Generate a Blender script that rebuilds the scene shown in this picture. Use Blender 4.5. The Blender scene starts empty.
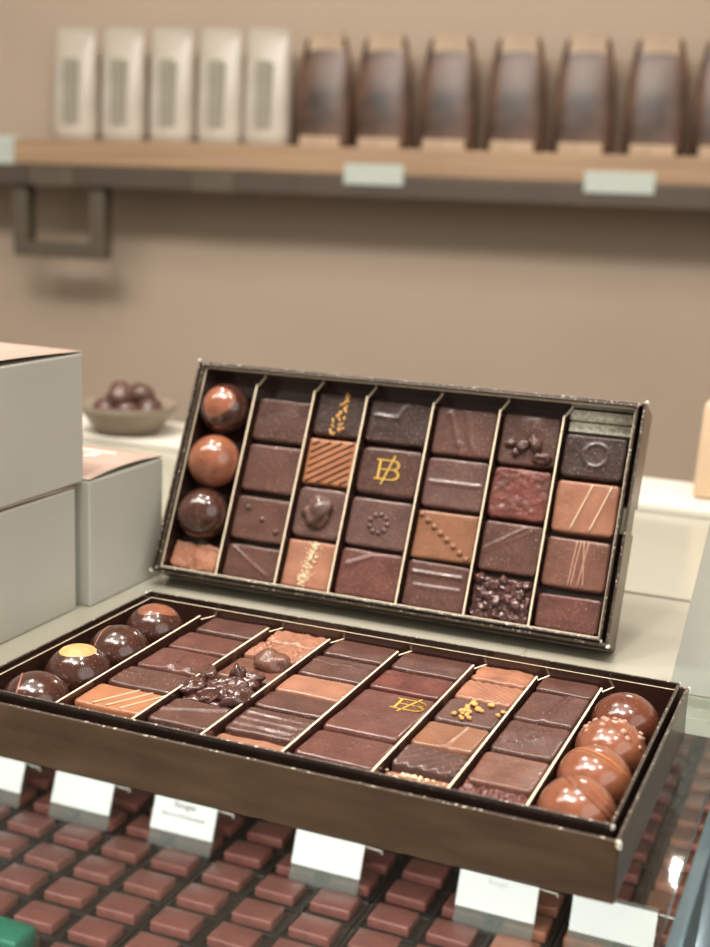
import bpy, bmesh, math, random
from mathutils import Vector, Matrix, noise
R = random.Random(7)
C = bpy.context.scene.collection
sc = bpy.context.scene

# ------------------------------------------------------------------ materials
def lin(c):
    return tuple((v/255/12.92 if v/255 <= .04045 else ((v/255+.055)/1.055)**2.4) for v in c)+(1,)
def mat(name, col, rough=.5, metal=0, coat=0, spec=.5, bump=0, bscale=300, mottle=0, mscale=60, speck=None,
        speck_amt=.0, speck_scale=500, alpha=1, aniso=None):
    m = bpy.data.materials.new(name); m.use_nodes = True
    nt = m.node_tree; b = nt.nodes['Principled BSDF']
    b.inputs['Base Color'].default_value = lin(col)
    b.inputs['Roughness'].default_value = rough; b.inputs['Metallic'].default_value = metal
    b.inputs['Coat Weight'].default_value = coat; b.inputs['Coat Roughness'].default_value = .12
    b.inputs['Specular IOR Level'].default_value = spec
    b.inputs['Alpha'].default_value = alpha
    tc = nt.nodes.new('ShaderNodeTexCoord')
    out = None
    if mottle or speck:
        n = nt.nodes.new('ShaderNodeTexNoise'); n.inputs['Scale'].default_value = mscale; n.inputs['Detail'].default_value = 4
        mp = nt.nodes.new('ShaderNodeMapping'); nt.links.new(tc.outputs['Object'], mp.inputs['Vector'])
        if aniso: mp.inputs['Scale'].default_value = aniso
        nt.links.new(mp.outputs[0], n.inputs['Vector'])
        cr = nt.nodes.new('ShaderNodeValToRGB')
        k = mottle
        cr.color_ramp.elements[0].position = .3; cr.color_ramp.elements[1].position = .7
        cr.color_ramp.elements[0].color = lin([v*(1-k) for v in col]); cr.color_ramp.elements[1].color = lin([min(255, v*(1+k)) for v in col])
        nt.links.new(n.outputs['Fac'], cr.inputs['Fac']); out = cr.outputs['Color']
    if speck:
        v = nt.nodes.new('ShaderNodeTexNoise'); v.inputs['Scale'].default_value = speck_scale; v.inputs['Detail'].default_value = 2
        nt.links.new(tc.outputs['Object'], v.inputs['Vector'])
        r2 = nt.nodes.new('ShaderNodeValToRGB'); r2.color_ramp.elements[0].position = 1-speck_amt; r2.color_ramp.elements[1].position = min(1, 1.04-speck_amt)
        nt.links.new(v.outputs['Fac'], r2.inputs['Fac'])
        mx = nt.nodes.new('ShaderNodeMix'); mx.data_type = 'RGBA'
        nt.links.new(r2.outputs['Color'], mx.inputs[0]); nt.links.new(out, mx.inputs[6]); mx.inputs[7].default_value = lin(speck)
        out = mx.outputs[2]
    if out: nt.links.new(out, b.inputs['Base Color'])
    if bump:
        n = nt.nodes.new('ShaderNodeTexNoise'); n.inputs['Scale'].default_value = bscale; n.inputs['Detail'].default_value = 3
        nt.links.new(tc.outputs['Object'], n.inputs['Vector'])
        bp = nt.nodes.new('ShaderNodeBump'); bp.inputs['Strength'].default_value = bump; bp.inputs['Distance'].default_value = .001
        nt.links.new(n.outputs['Fac'], bp.inputs['Height']); nt.links.new(bp.outputs[0], b.inputs['Normal'])
    return m
def glass(name, tint, rough=.02, haze=0, hcol=(220, 225, 220)):
    m = bpy.data.materials.new(name); m.use_nodes = True; nt = m.node_tree
    nt.nodes.remove(nt.nodes['Principled BSDF']); o = nt.nodes['Material Output']
    t = nt.nodes.new('ShaderNodeBsdfTransparent'); t.inputs[0].default_value = lin(tint)
    g = nt.nodes.new('ShaderNodeBsdfGlossy'); g.inputs['Roughness'].default_value = rough
    lw = nt.nodes.new('ShaderNodeLayerWeight'); lw.inputs['Blend'].default_value = .5
    pw = nt.nodes.new('ShaderNodeMath'); pw.operation = 'POWER'; pw.inputs[1].default_value = 5; nt.links.new(lw.outputs['Facing'], pw.inputs[0])
    f = nt.nodes.new('ShaderNodeMath'); f.operation = 'MULTIPLY_ADD'; f.inputs[1].default_value = .96; f.inputs[2].default_value = .04; nt.links.new(pw.outputs[0], f.inputs[0])
    mx = nt.nodes.new('ShaderNodeMixShader')
    nt.links.new(f.outputs[0], mx.inputs[0]); nt.links.new(t.outputs[0], mx.inputs[1]); nt.links.new(g.outputs[0], mx.inputs[2])
    last = mx.outputs[0]
    if haze:
        d = nt.nodes.new('ShaderNodeBsdfDiffuse'); d.inputs[0].default_value = lin(hcol)
        m2 = nt.nodes.new('ShaderNodeMixShader'); m2.inputs[0].default_value = haze
        nt.links.new(last, m2.inputs[1]); nt.links.new(d.outputs[0], m2.inputs[2]); last = m2.outputs[0]
    nt.links.new(last, o.inputs[0]); return m
def choc(name, col, rough=.34, mottle=.10, speck=(178, 140, 124), amt=.35, bump=.25, coat=.25):
    return mat(name, col, rough, coat=coat, spec=.45, bump=bump, bscale=420, mottle=mottle, mscale=90, speck=speck, speck_amt=amt, speck_scale=1400)
M = dict(
    dark=choc('dark_chocolate', (88, 58, 50)), dark2=choc('deep_dark_chocolate', (76, 50, 42)), black=choc('bitter_chocolate', (52, 34, 28), .38),
    red=choc('reddish_chocolate', (98, 60, 52)), redmatte=choc('ruby_chocolate', (100, 50, 42), .42, .2),
    grey=choc('greyish_dark_chocolate', (94, 68, 62), .3), mid=choc('brown_chocolate', (112, 74, 60)),
    milk=choc('milk_chocolate', (150, 102, 78), .36, .07), milk2=choc('pale_milk_chocolate', (162, 112, 88), .38, .08), caramel=choc('caramel_chocolate', (164, 112, 86), .42, .14, bump=.5),
    orange=choc('orange_milk_chocolate', (168, 112, 78), .3, .06), umber=choc('umber_milk_chocolate', (136, 92, 66), .36, .06),
    ball_dark=choc('glossy_dark_shell', (66, 38, 30), .16, .1, amt=.33, bump=.1, coat=.6), ball_milk=choc('glossy_milk_shell', (140, 86, 62), .18, .12, amt=.33, bump=.1, coat=.6),
    ball_mid=choc('glossy_brown_shell', (104, 58, 42), .18, .12, amt=.33, bump=.1, coat=.6),
    glossnut=choc('glossy_coated_nut', (82, 50, 44), .14, amt=.3, bump=.1, coat=.8),
    gold=mat('gold_ink', (222, 184, 84), .4, .1), cap=mat('gold_dust', (202, 160, 104), .5, .1, mottle=.12, mscale=300),
    almond=mat('toasted_almond', (206, 158, 92), .5, mottle=.15, mscale=300), crumb=mat('pale_crumb', (236, 214, 176), .6, mottle=.1, mscale=400),
    coco=mat('caramel_drizzle', (186, 146, 126), .4), line=mat('pale_drizzle', (206, 176, 146), .45), stripe=mat('dark_drizzle', (92, 50, 30), .35),
    cocoa=mat('caramel_stripe', (178, 112, 60), .3), pinkline=mat('rosy_stripe', (156, 92, 72), .35),
    box=mat('bronze_brown_paper', (98, 77, 58), .30, .3, coat=.15, mottle=.14, mscale=28, bump=.12, bscale=160, aniso=(1, 1, 4)),
    rim=mat('worn_brown_edge', (70, 58, 50), .32, .25, mottle=.12, mscale=60, speck=(232, 222, 200), speck_amt=.375, speck_scale=900, bump=.35, bscale=900),
    frame=mat('black_brown_paper', (44, 33, 28), .2, .1, coat=.4, mottle=.15, mscale=60, bump=.05, bscale=120),
    cardface=mat('glossy_brown_card', (62, 40, 33), .14, 0, coat=.6), cardedge=mat('cream_card_edge', (238, 222, 192), .55), film_tone=mat('pale_film_reflection', (226, 222, 196), .35, .0, mottle=.2, mscale=500),
    greybox=mat('pale_grey_card', (186, 185, 175), .42, mottle=.02, mscale=12), lid=mat('rose_tan_card', (178, 152, 138), .5, mottle=.04, mscale=20), print=mat('white_print', (240, 236, 226), .5),
    edge=mat('card_cut_edge', (206, 196, 176), .6),
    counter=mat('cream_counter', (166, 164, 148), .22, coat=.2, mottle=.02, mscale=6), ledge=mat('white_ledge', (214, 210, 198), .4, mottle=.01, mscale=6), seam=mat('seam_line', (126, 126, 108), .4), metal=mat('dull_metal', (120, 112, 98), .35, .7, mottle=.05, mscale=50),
    wall=mat('beige_wall', (190, 172, 152), .8, mottle=.03, mscale=1.5), floor=mat('stone_floor', (130, 116, 98), .5, mottle=.1, mscale=3), ceil=mat('white_ceiling', (214, 204, 188), .8, mottle=.02, mscale=2),
    wood=mat('pale_oak', (172, 142, 112), .5, mottle=.10, mscale=8, aniso=(.4, 6, 12)), bronze=mat('dark_shelf_rail', (92, 82, 72), .45, .3, mottle=.05, mscale=10),
    white=mat('white_label_card', (246, 248, 246), .5, mottle=.01, mscale=20), ink=mat('grey_ink', (70, 72, 72), .7), tag=mat('mint_white_tag', (196, 206, 196), .4, mottle=.02, mscale=20),
    pouch=mat('white_pouch', (200, 192, 178), .3, mottle=.04, mscale=20), pouchg=mat('sage_label', (158, 154, 136), .5, mottle=.05, mscale=20), pouchb=mat('brown_filled_pouch', (84, 64, 52), .35, mottle=.45, mscale=14), kraft=mat('kraft_band', (184, 160, 134), .5, mottle=.06, mscale=30),
    black_tray=mat('black_plastic', (30, 31, 30), .5, mottle=.15, mscale=60), caseb=mat('case_interior', (70, 66, 60), .5, mottle=.05, mscale=8),
    casechoc=choc('case_dark_square', (120, 70, 64), .4), casemilk=choc('case_milk_square', (160, 102, 80), .4),
    green=mat('green_paper', (32, 104, 82), .5, mottle=.05, mscale=60), teal=glass('tinted_end_glass', (168, 186, 190), .35, .30, (110, 132, 138)),
    glass=glass('clear_counter_glass', (249, 252, 250), .03), acrylic=glass('clear_acrylic', (236, 240, 236), .05, .12), frost=glass('frosted_acrylic', (226, 230, 224), .2, .6, (208, 208, 198)),
    bowl=mat('grey_bowl', (128, 114, 98), .45, mottle=.03, mscale=40), peach=mat('peach_paper', (206, 180, 150), .6, mottle=.03, mscale=20), chip=mat('worn_cream_chip', (226, 218, 198), .5, mottle=.2, mscale=900),
    fixture=mat('white_fixture', (220, 216, 208), .4, mottle=.01, mscale=10))

# ------------------------------------------------------------------ helpers
def link(name, bm, m, parent=None, smooth=False, loc=None):
    me = bpy.data.meshes.new(name); bm.normal_update(); bm.to_mesh(me); bm.free()
    for x in (m if isinstance(m, (list, tuple)) else [m]): me.materials.append(x)
    if smooth:
        for p in me.polygons: p.use_smooth = True
    o = bpy.data.objects.new(name, me); C.objects.link(o)
    if parent: o.parent = parent
    if loc: o.location = loc
    return o
def tag(o, label, cat, group=None, kind=None):
    o['label'] = label; o['category'] = cat
    if group: o['group'] = group
    if kind: o['kind'] = kind
    return o
def struct(o): o['kind'] = 'structure'; return o
def empty(name, loc=(0, 0, 0), rot=(0, 0, 0)):
    o = bpy.data.objects.new(name, None); o.empty_display_size = .02; C.objects.link(o); o.location = loc; o.rotation_euler = rot; return o
def box(bm, x0, x1, y0, y1, z0, z1, bev=0, mi=0, top=None, topdir=2, seg=2):
    n0 = set(bm.verts)
    r = bmesh.ops.create_cube(bm, size=1)
    for v in r['verts']: v.co = Vector(((x0+x1)/2+v.co.x*(x1-x0), (y0+y1)/2+v.co.y*(y1-y0), (z0+z1)/2+v.co.z*(z1-z0)))
    fs = list({f for v in r['verts'] for f in v.link_faces})
    for f in fs:
        f.material_index = mi; f.normal_update()
        if top is not None and f.normal[topdir] > .9: f.material_index = top
    if bev:
        es = list({e for f in fs for e in f.edges})
        bmesh.ops.bevel(bm, geom=es, offset=bev, segments=seg, affect='EDGES', profile=.5, material=-1)
def tube(bm, pts, r, n=8, mi=0, taper=None):
    rings = []
    for i, p in enumerate(pts):
        p = Vector(p); a = Vector(pts[max(0, i-1)]); b = Vector(pts[min(len(pts)-1, i+1)]); d = (b-a).normalized()
        s = d.cross(Vector((0, 0, 1)));  s = s.normalized() if s.length > 1e-4 else Vector((1, 0, 0)); t = s.cross(d)
        rr = r if taper is None else r*taper[i]
        rings.append([bm.verts.new(p+rr*(math.cos(2*math.pi*k/n)*s+math.sin(2*math.pi*k/n)*t)) for k in range(n)])
    for a, b in zip(rings, rings[1:]):
        for k in range(n): bm.faces.new((a[k], a[(k+1) % n], b[(k+1) % n], b[k])).material_index = mi
    bm.faces.new(rings[0][::-1]); bm.faces.new(rings[-1])
def blob(bm, c, r, s=(1, 1, 1), rough=0, seed=0, rz=0, sub=2, mi=0):
    q = bmesh.ops.create_icosphere(bm, subdivisions=sub, radius=1)
    ca, sa = math.cos(rz), math.sin(rz)
    for v in q['verts']:
        d = v.co.copy()
        k = 1+rough*noise.noise(d*1.6+Vector((seed*3.1, seed*1.7, seed)))
        x, y, z = d.x*s[0]*r*k, d.y*s[1]*r*k, d.z*s[2]*r*k
        v.co = Vector((c[0]+x*ca-y*sa, c[1]+x*sa+y*ca, c[2]+z))
    for f in {f for v in q['verts'] for f in v.link_faces}: f.material_index = mi; f.smooth = True

# ------------------------------------------------------------------ camera
W, D, T = .27, .149, .0227
f_px, yaw, pitch, roll = 1273.7255, .3907, .2146, .0378
cam = bpy.data.objects.new('camera', bpy.data.cameras.new('camera')); C.objects.link(cam); sc.camera = cam
fw = Vector((-math.sin(yaw)*math.cos(pitch), math.cos(yaw)*math.cos(pitch), -math.sin(pitch)))
rt = Vector((math.cos(yaw), math.sin(yaw), 0)); up = rt.cross(fw)
rr = math.cos(roll)*rt+math.sin(roll)*up; uu = -math.sin(roll)*rt+math.cos(roll)*up
mw = Matrix((rr, uu, -fw)).transposed().to_4x4(); mw.translation = Vector((.0606, -.3829, .2232)); cam.matrix_world = mw
cam.data.sensor_fit = 'VERTICAL'; cam.data.sensor_height = 36; cam.data.sensor_width = 36
cam.data.lens = f_px/947*36; cam.data.clip_start = .02; cam.data.clip_end = 50
cam.data.dof.use_dof = True; cam.data.dof.focus_distance = .545; cam.data.dof.aperture_fstop = cam.data.lens/5.5

# ------------------------------------------------------------------ chocolate piece: rounded height-field slab with its surface relief in the mesh
def seg_d(x, y, a, b):
    ax, ay = a; bx, by = b; dx, dy = bx-ax, by-ay; L = dx*dx+dy*dy
    t = max(0, min(1, ((x-ax)*dx+(y-ay)*dy)/L)); return math.hypot(x-ax-t*dx, y-ay-t*dy)
def piece_mesh(w, d, h, relief=None, seed=0, wob=.0004, rc=.0025, re=.0014, rough_edge=0, tilt=0):
    bm = bmesh.new(); nx, ny = 44, 36
    def coords(n, L):
        out = []
        for i in range(n+1):
            t = i/n*2-1; s = math.copysign(1-(1-abs(t))**1.25, t); out.append(s*L/2)
        return out
    X, Y = coords(nx, w), coords(ny, d); so = Vector((seed*5.3, seed*2.9, seed*.7))
    def place(x, y, grow=0):
        ax, ay = w/2-rc, d/2-rc; px, py = x, y
        if abs(x) > ax and abs(y) > ay:
            vx, vy = abs(x)-ax, abs(y)-ay; L = math.hypot(vx, vy)
            if L > 0:
                k = max(vx, vy)/L; px = math.copysign(ax+vx*k, x); py = math.copysign(ay+vy*k, y)
        e = wob*1.0
        n1 = noise.noise(Vector((px*60, py*60, 0))+so); n2 = noise.noise(Vector((px*60, py*60, 9))+so)
        if rough_edge:
            n1 += rough_edge*noise.noise(Vector((px*350, py*350, 3))+so); n2 += rough_edge*noise.noise(Vector((px*350, py*350, 5))+so)
        px += e*n1; py += e*n2
        g = 1+grow
        return px*g, py*g
    g = []
    for j, y in enumerate(Y):
        row = []
        for i, x in enumerate(X):
            e = min(w/2-abs(x), d/2-abs(y)); z = h
            # corner-aware edge distance
            ax, ay = w/2-re, d/2-re
            ox, oy = max(0, abs(x)-ax), max(0, abs(y)-ay); q = min(re, max(ox, oy) if not (ox and oy) else math.hypot(ox, oy)*.9)
            fall = re-math.sqrt(max(0, re*re-q*q))
            z -= fall
            z += .00035*noise.noise(Vector((x*90, y*90, 4))+so)+tilt*x
            k = max(0, min(1, e/.0012))
            if relief: z += relief(x, y)*k
            px, py = place(x, y); row.append(bm.verts.new((px, py, z)))
        g.append(row)
    for j in range(ny):
        for i in range(nx): bm.faces.new((g[j][i], g[j][i+1], g[j+1][i+1], g[j+1][i]))
    ring = [g[0][i] for i in range(nx+1)]+[g[j][nx] for j in range(1, ny+1)]+[g[ny][i] for i in range(nx-1, -1, -1)]+[g[j][0] for j in range(ny-1, 0, -1)]
    prev = ring
    for zz, gr in ((h*.5, .004), (.0012, .012), (0, .004)):
        cur = [bm.verts.new((v.co.x*(1+gr), v.co.y*(1+gr), zz)) for v in ring]
        for k in range(len(ring)):
            bm.faces.new((prev[k], cur[k], cur[(k+1) % len(ring)], prev[(k+1) % len(ring)]))
        prev = cur
    bm.faces.new(prev[::-1])
    bmesh.ops.recalc_face_normals(bm, faces=bm.faces)
    return bm
# relief functions (metres, origin at the piece's centre)
def ridge(a, b, wd=.0007, ht=.0006): return lambda x, y: ht*.75*math.exp(-(seg_d(x, y, a, b)/(wd*1.35))**2)
def step(a, b, ht=.0009):
    dx, dy = b[0]-a[0], b[1]-a[1]; L = math.hypot(dx, dy)
    return lambda x, y: ht/(1+math.exp(-((x-a[0])*dy-(y-a[1])*dx)/L/.0006))
def stripes(ang, pitch, ht): return lambda x, y: ht*math.cos(2*math.pi*(x*math.cos(ang)+y*math.sin(ang))/pitch)
def crinkle(sc_, ht, sd=0): return lambda x, y: ht*noise.turbulence(Vector((x*sc_, y*sc_, sd)), 3, False)
def dome(cx, cy, r, ht): return lambda x, y: ht*math.exp(-((math.hypot(x-cx, y-cy)/r)**3))
def ringr(cx, cy, r, wd, ht): return lambda x, y: ht*math.exp(-(((math.hypot(x-cx, y-cy))-r)/wd)**2)
def add(*fs): return lambda x, y: sum(f(x, y) for f in fs)
def dots(pts, r=.0008, ht=.0007): return lambda x, y: sum(ht*math.exp(-((x-a)**2+(y-b)**2)/r/r) for a, b in pts if abs(x-a) < 3*r and abs(y-b) < 3*r)

def monogram(parent, z, s, cx=0, cy=0):
    """the gold EB monogram with its slash, flat ink a hair thick"""
    bm = bmesh.new()
    def stroke(pts, w0):
        for k, (a, b) in enumerate(zip(pts, pts[1:])):
            wd = w0 if not isinstance(w0, list) else w0[k]
            dx, dy = b[0]-a[0], b[1]-a[1]; L = math.hypot(dx, dy); nx_, ny_ = -dy/L*wd/2, dx/L*wd/2; ex, ey = dx/L*wd*.2, dy/L*wd*.2
            q = [(a[0]+nx_-ex, a[1]+ny_-ey), (a[0]-nx_-ex, a[1]-ny_-ey), (b[0]-nx_+ex, b[1]-ny_+ey), (b[0]+nx_+ex, b[1]+ny_+ey)]
            lo = [bm.verts.new((cx+p[0]*s, cy+p[1]*s, z)) for p in q]; hi = [bm.verts.new((cx+p[0]*s, cy+p[1]*s, z+.00018)) for p in q]
            bm.faces.new(hi)
            for i in range(4): bm.faces.new((lo[i], lo[(i+1) % 4], hi[(i+1) % 4], hi[i]))
    stroke([(-.42, -.4), (-.42, .4)], .09)
    stroke([(-.58, .43), (.2, .43)], .05); stroke([(-.58, -.43), (.2, -.43)], .05); stroke([(-.42, .02), (.25, .02)], .045)
    for cyy, ry, rx in ((.225, .205, .26), (-.205, .225, .32)):
        P = [(.2+rx*math.sin(t), cyy+ry*math.cos(t)) for t in [math.pi*i/12 for i in range(13)]]
        stroke(P, [.04+.07*math.sin(math.pi*(i+.5)/12) for i in range(12)])
    stroke([(-.22, -.66), (.22, .66)], .06)
    bmesh.ops.recalc_face_normals(bm, faces=bm.faces)
    return link('monogram', bm, M['gold'], parent)

def deco(o, kind, w, d, h, rnd):
    """extra parts that sit on a piece"""
    if kind == 'seedtrail':
        for i in range(28):
            t = i/27; x = (.5-t)*.004+ (t-.3)*.0+rnd.uniform(-1, 1)*(.0045*t+.0006); y = d*.47-t*d*.92
            bm = bmesh.new(); blob(bm, (x+.001, y, h+.0004), .0017, (.5, 1, .45), .1, i, rnd.uniform(-.9, .9), 1); link('seed', bm, M['almond'], o, True)
    elif kind == 'crumbtrail':
        bm = bmesh.new()
        for i in range(150):
            t = rnd.random(); y = d/2-t*d*.97; x = (.5-t)*.004+rnd.gauss(0, .0022)
            blob(bm, (x, y, h+.0002), rnd.uniform(.0003, .0009), (1, rnd.uniform(.5, 1), .6), .6, i, rnd.random()*3, 1)
        s = link('crumb_trail', bm, M['crumb'], o, True); s['kind'] = 'stuff'
    elif kind == 'stripes_milk':
        for i in range(-7, 8):
            bm = bmesh.new(); L = .028; c = i*.0034
            a0 = (-L, c*1.25-L*.62); b0 = (L, c*1.25+L*.62); pts = []
            for k in range(41):
                t = k/40; x = a0[0]+(b0[0]-a0[0])*t; y = a0[1]+(b0[1]-a0[1])*t
                if abs(x) < w/2-.0007 and abs(y) < d/2-.0007: pts.append((x, y, h+.0002))
            if len(pts) > 1: tube(bm, pts, .00062, 6); link('drizzle_line', bm, M['stripe'], o, True)
            else: bm.free()
    elif kind == 'two_lines':
        for x in (-.002, .008):
            bm = bmesh.new(); tube(bm, [(x+(k/10-.5)*.0085, -d*.46+d*.92*k/10, h+.0001) for k in range(11)], .0006, 6); link('drizzle_line', bm, M['line'], o, True)
    elif kind == 'fine_lines':
        for a, b in ((-.003, -.0045), (-.001, -.003), (.0005, .0035), (.003, .0005)):
            bm = bmesh.new(); tube(bm, [(b+(a-b)*k/10+.002, -d*.46+d*.92*k/10, h+.0001) for k in range(11)], .00035, 6); link('drizzle_line', bm, M['coco'], o, True)
    elif kind == 'lines_right':
        for k0 in range(3):
            bm = bmesh.new(); tube(bm, [(-w*.05+k0*w*.2+(k/10-.5)*.010, -d*.46+d*.92*k/10, h+.0001) for k in range(11)], .0005, 6); link('drizzle_line', bm, M['line'], o, True)
    elif kind == 'ring':
        for k in range(9):
            a = 2*math.pi*k/9; bm = bmesh.new(); blob(bm, (.0052*math.cos(a), 0.0052*math.sin(a), h+.0003), .0015, (1, 1, .6), 0, 0, 0, 2); link('bead', bm, o.data.materials[0], o, True)
    elif kind == 'three':
        for x, y in ((-.009, .006), (.001, 0), (.011, -.006)):
            bm = bmesh.new(); blob(bm, (x, y, h+.0001), .0019, (1, 1, .6)); link('bead', bm, o.data.materials[0], o, True)
    elif kind == 'diagdots':
        for k in range(8):
            t = k/7; bm = bmesh.new(); blob(bm, (-.015+.029*t, .0105-.0215*t, h), .0018, (1, 1, .7)); link('bead', bm, o.data.materials[0], o, True)
    elif kind == 'nuts3':
        for k, (x, y, r) in enumerate(((-.0095, -.003, .0026), (-.003, -.004, .0034), (.0035, -.002, .0042), (.009, -.0095, .0042), (-.006, -.0075, .0022))):
            bm = bmesh.new(); blob(bm, (x, y, h+.0004), r, (1.2, .8, .8), .5, k, k, 3); link('nut', bm, o.data.materials[0], o, True)
    elif kind == 'bignut':
        bm = bmesh.new(); blob(bm, (-.001, .0005, h+.0005), .0095, (.9, .95, .55), .35, 4, 0, 4); link('nut', bm, o.data.materials[0], o, True)
    elif kind == 'nuthalf':
        bm = bmesh.new(); blob(bm, (.005, .006, h+.001), .0078, (1.15, .9, .85), .2, 2, 0, 4); link('hazelnut', bm, o.data.materials[0], o, True)
    elif kind == 'cluster':
        for k in range(26):
            x, y = rnd.uniform(-.44, .44)*w, rnd.uniform(-.44, .44)*d
            bm = bmesh.new(); blob(bm, (x, y, h-.0005+rnd.uniform(0, .0012)), rnd.uniform(.0018, .0032), (1, 1, .8), .5, k, 0, 3); link('nut', bm, o.data.materials[0], o, True)
    elif kind == 'rocher':
        for k in range(30):
            x, y = rnd.uniform(-.5, .42)*w, rnd.uniform(-.48, .44)*d
            bm = bmesh.new(); blob(bm, (x, y, h-.001+rnd.uniform(0, .004)), rnd.uniform(.0028, .0050), (1.3, .85, .8), .6, k, rnd.random()*3, 3); link('almond_sliver', bm, o.data.materials[0], o, True)
        bm = bmesh.new(); blob(bm, (.001, .009, h+.004), .0042, (.8, .7, 1.25), .4, 5, 0, 3); link('almond_sliver', bm, o.data.materials[0], o, True)
    elif kind == 'nutty':
        for k in range(26):
            x, y = rnd.uniform(-.46, .46)*w, rnd.uniform(-.44, .44)*d
            bm = bmesh.new(); blob(bm, (x, y, h-.0003), rnd.uniform(.001, .0019), (1, 1, .7), .4, k, 0, 2); link('nut_chip', bm, o.data.materials[0], o, True)
    elif kind == 'goldbits':
        for k in range(22):
            x, y = rnd.gauss(0, .0045), rnd.uniform(-.46, .4)*d
            if k > 18: x, y = .011, rnd.uniform(.0, .006)
            bm = bmesh.new(); blob(bm, (x+y*.3, y, h+.0006+rnd.random()*.0008), rnd.uniform(.0010, .0017), (1, .9, .6), .5, k, rnd.random()*3, 2); link('almond_bit', bm, M['almond'], o, True)
    elif kind == 'crumbfront':
        bm = bmesh.new()
        for i in range(70):
            blob(bm, (rnd.gauss(.0, .005), rnd.uniform(-.1, .45)*d, h+.0002), rnd.uniform(.0004, .001), (1, 1, .6), .6, i, 0, 1)
        s = link('crumb_sprinkle', bm, M['crumb'], o, True); s['kind'] = 'stuff'
    elif kind == 'logo': monogram(o, h+.0002, .0125, -.0005, .001)
    elif kind == 'logo_big': monogram(o, h+.0002, .0118, .0075, .0125)

def piece(root, x0, x1, y0, y1, z0, h, m, label, relief=None, dec=None, group=None, seed=0, yaw_=0, name='chocolate_square', **kw):
    """one chocolate lying in a tray; root gives the tray's own frame, the piece itself stays top-level"""
    w, d = x1-x0, y1-y0
    o = link(name, piece_mesh(w, d, h, relief, seed, **kw), M[m], None, True)
    o.matrix_world = root @ Matrix.Translation(((x0+x1)/2, (y0+y1)/2, z0)) @ Matrix.Rotation(yaw_, 4, 'Z')
    tag(o, label, 'chocolate', group)
    if dec: deco(o, dec, w, d, h, random.Random(seed))
    return o
def ball(root, x, y, z0, r, m, label, group, dec=None, sq=1.0, seed=0, rot=0):
    bm = bmesh.new(); bmesh.ops.create_uvsphere(bm, u_segments=48, v_segments=32, radius=r)
    for v in bm.verts:
        v.co.z *= sq
        v.co *= 1+.012*noise.noise(v.co*90+Vector((seed, 0, 0)))
        if v.co.z < -r*.9*sq: v.co.z = -r*.9*sq
    o = link('chocolate_ball', bm, M[m], None, True)
    o.matrix_world = root @ Matrix.Translation((x, y, z0+r*.9*sq)) @ Matrix.Rotation(rot, 4, 'Z')
    tag(o, label, 'chocolate', group)
    def band(nrm, off, wd, mm, name='stripe'):
        nrm = Vector(nrm).normalized(); a = nrm.orthogonal().normalized(); b = nrm.cross(a); bm = bmesh.new(); rings = []
        for s in (-1, -.5, 0, .5, 1):
            t = off+s*wd/2; rho = math.sqrt(max(0, 1-t*t)); k = r*(1.012 if abs(s) < .8 else .99)
            rings.append([bm.verts.new(Vector((*(k*(nrm*t+rho*(math.cos(u)*a+math.sin(u)*b))),))) for u in [2*math.pi*i/64 for i in range(64)]])
        for p, q in zip(rings, rings[1:]):
            for i in range(64): bm.faces.new((p[i], p[(i+1) % 64], q[(i+1) % 64], q[i]))
        for v in bm.verts: v.co.z *= sq
        bmesh.ops.recalc_face_normals(bm, faces=bm.faces); link(name, bm, M[mm], o, True)
    if dec == 'cap':
        bm = bmesh.new(); rings = []
        for k in range(0, 9):
            t = math.radians(1+k*4.1); rings.append([bm.verts.new((r*1.012*math.sin(t)*math.cos(u), r*1.012*math.sin(t)*math.sin(u), r*1.012*math.cos(t)*sq-(.0003 if k == 8 else 0))) for u in [2*math.pi*i/40 for i in range(40)]])
        for p, q in zip(rings, rings[1:]):
            for i in range(40): bm.faces.new((p[i], q[i], q[(i+1) % 40], p[(i+1) % 40]))
        bm.faces.new(rings[0]); link('gold_cap', bm, M['cap'], o, True)
    elif dec == 'pink': band((-.75, -.45, .25), .62, .05, 'pinkline')
    elif dec == 'pink2': band((-.9, -.1, .1), .52, .045, 'pinkline')
    elif dec == 'caramel': band((.35, .9, .55), .35, .07, 'cocoa'); band((.35, .9, .55), .2, .03, 'cocoa')
    elif dec == 'darkstripe': band((.5, .5, .6), .45, .05, 'ball_mid'); band((.5, .5, .6), .62, .03, 'ball_mid')
    elif dec == 'blush':
        bm = bmesh.new(); rings = []
        ax = Vector((.05, .12, 1)).normalized()
        q = ax.rotation_difference(Vector((0, 0, 1))).inverted()
        for k in range(0, 9):
            t = math.radians(1+k*5.2); ring = []
            for i in range(40):
                u = 2*math.pi*i/40; tt = t*(1+.10*math.sin(3*u+1)*(k/8)); p = Vector((math.sin(tt)*math.cos(u), math.sin(tt)*math.sin(u), math.cos(tt))); p.rotate(q)
                p *= r*(1.008 if k < 8 else .99); p.z *= sq; ring.append(bm.verts.new(p))
            rings.append(ring)
        for p, qq in zip(rings, rings[1:]):
            for i in range(40): bm.faces.new((p[i], qq[i], qq[(i+1) % 40], p[(i+1) % 40]))
        bm.faces.new(rings[0]); link('coloured_top', bm, M['ball_milk'], o, True)
    elif dec == 'chips':
        rnd = random.Random(seed)
        for k in range(34):
            t = rnd.uniform(.1, 1.3); u = rnd.random()*6.28; bm = bmesh.new()
            blob(bm, (.955*r*math.sin(t)*math.cos(u), .955*r*math.sin(t)*math.sin(u), .955*r*math.cos(t)*sq), rnd.uniform(.0009, .0019), (1, .8, .8), .5, k, 0, 1); link('nut_chip', bm, M['coco'], o, True)
    return o

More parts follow.
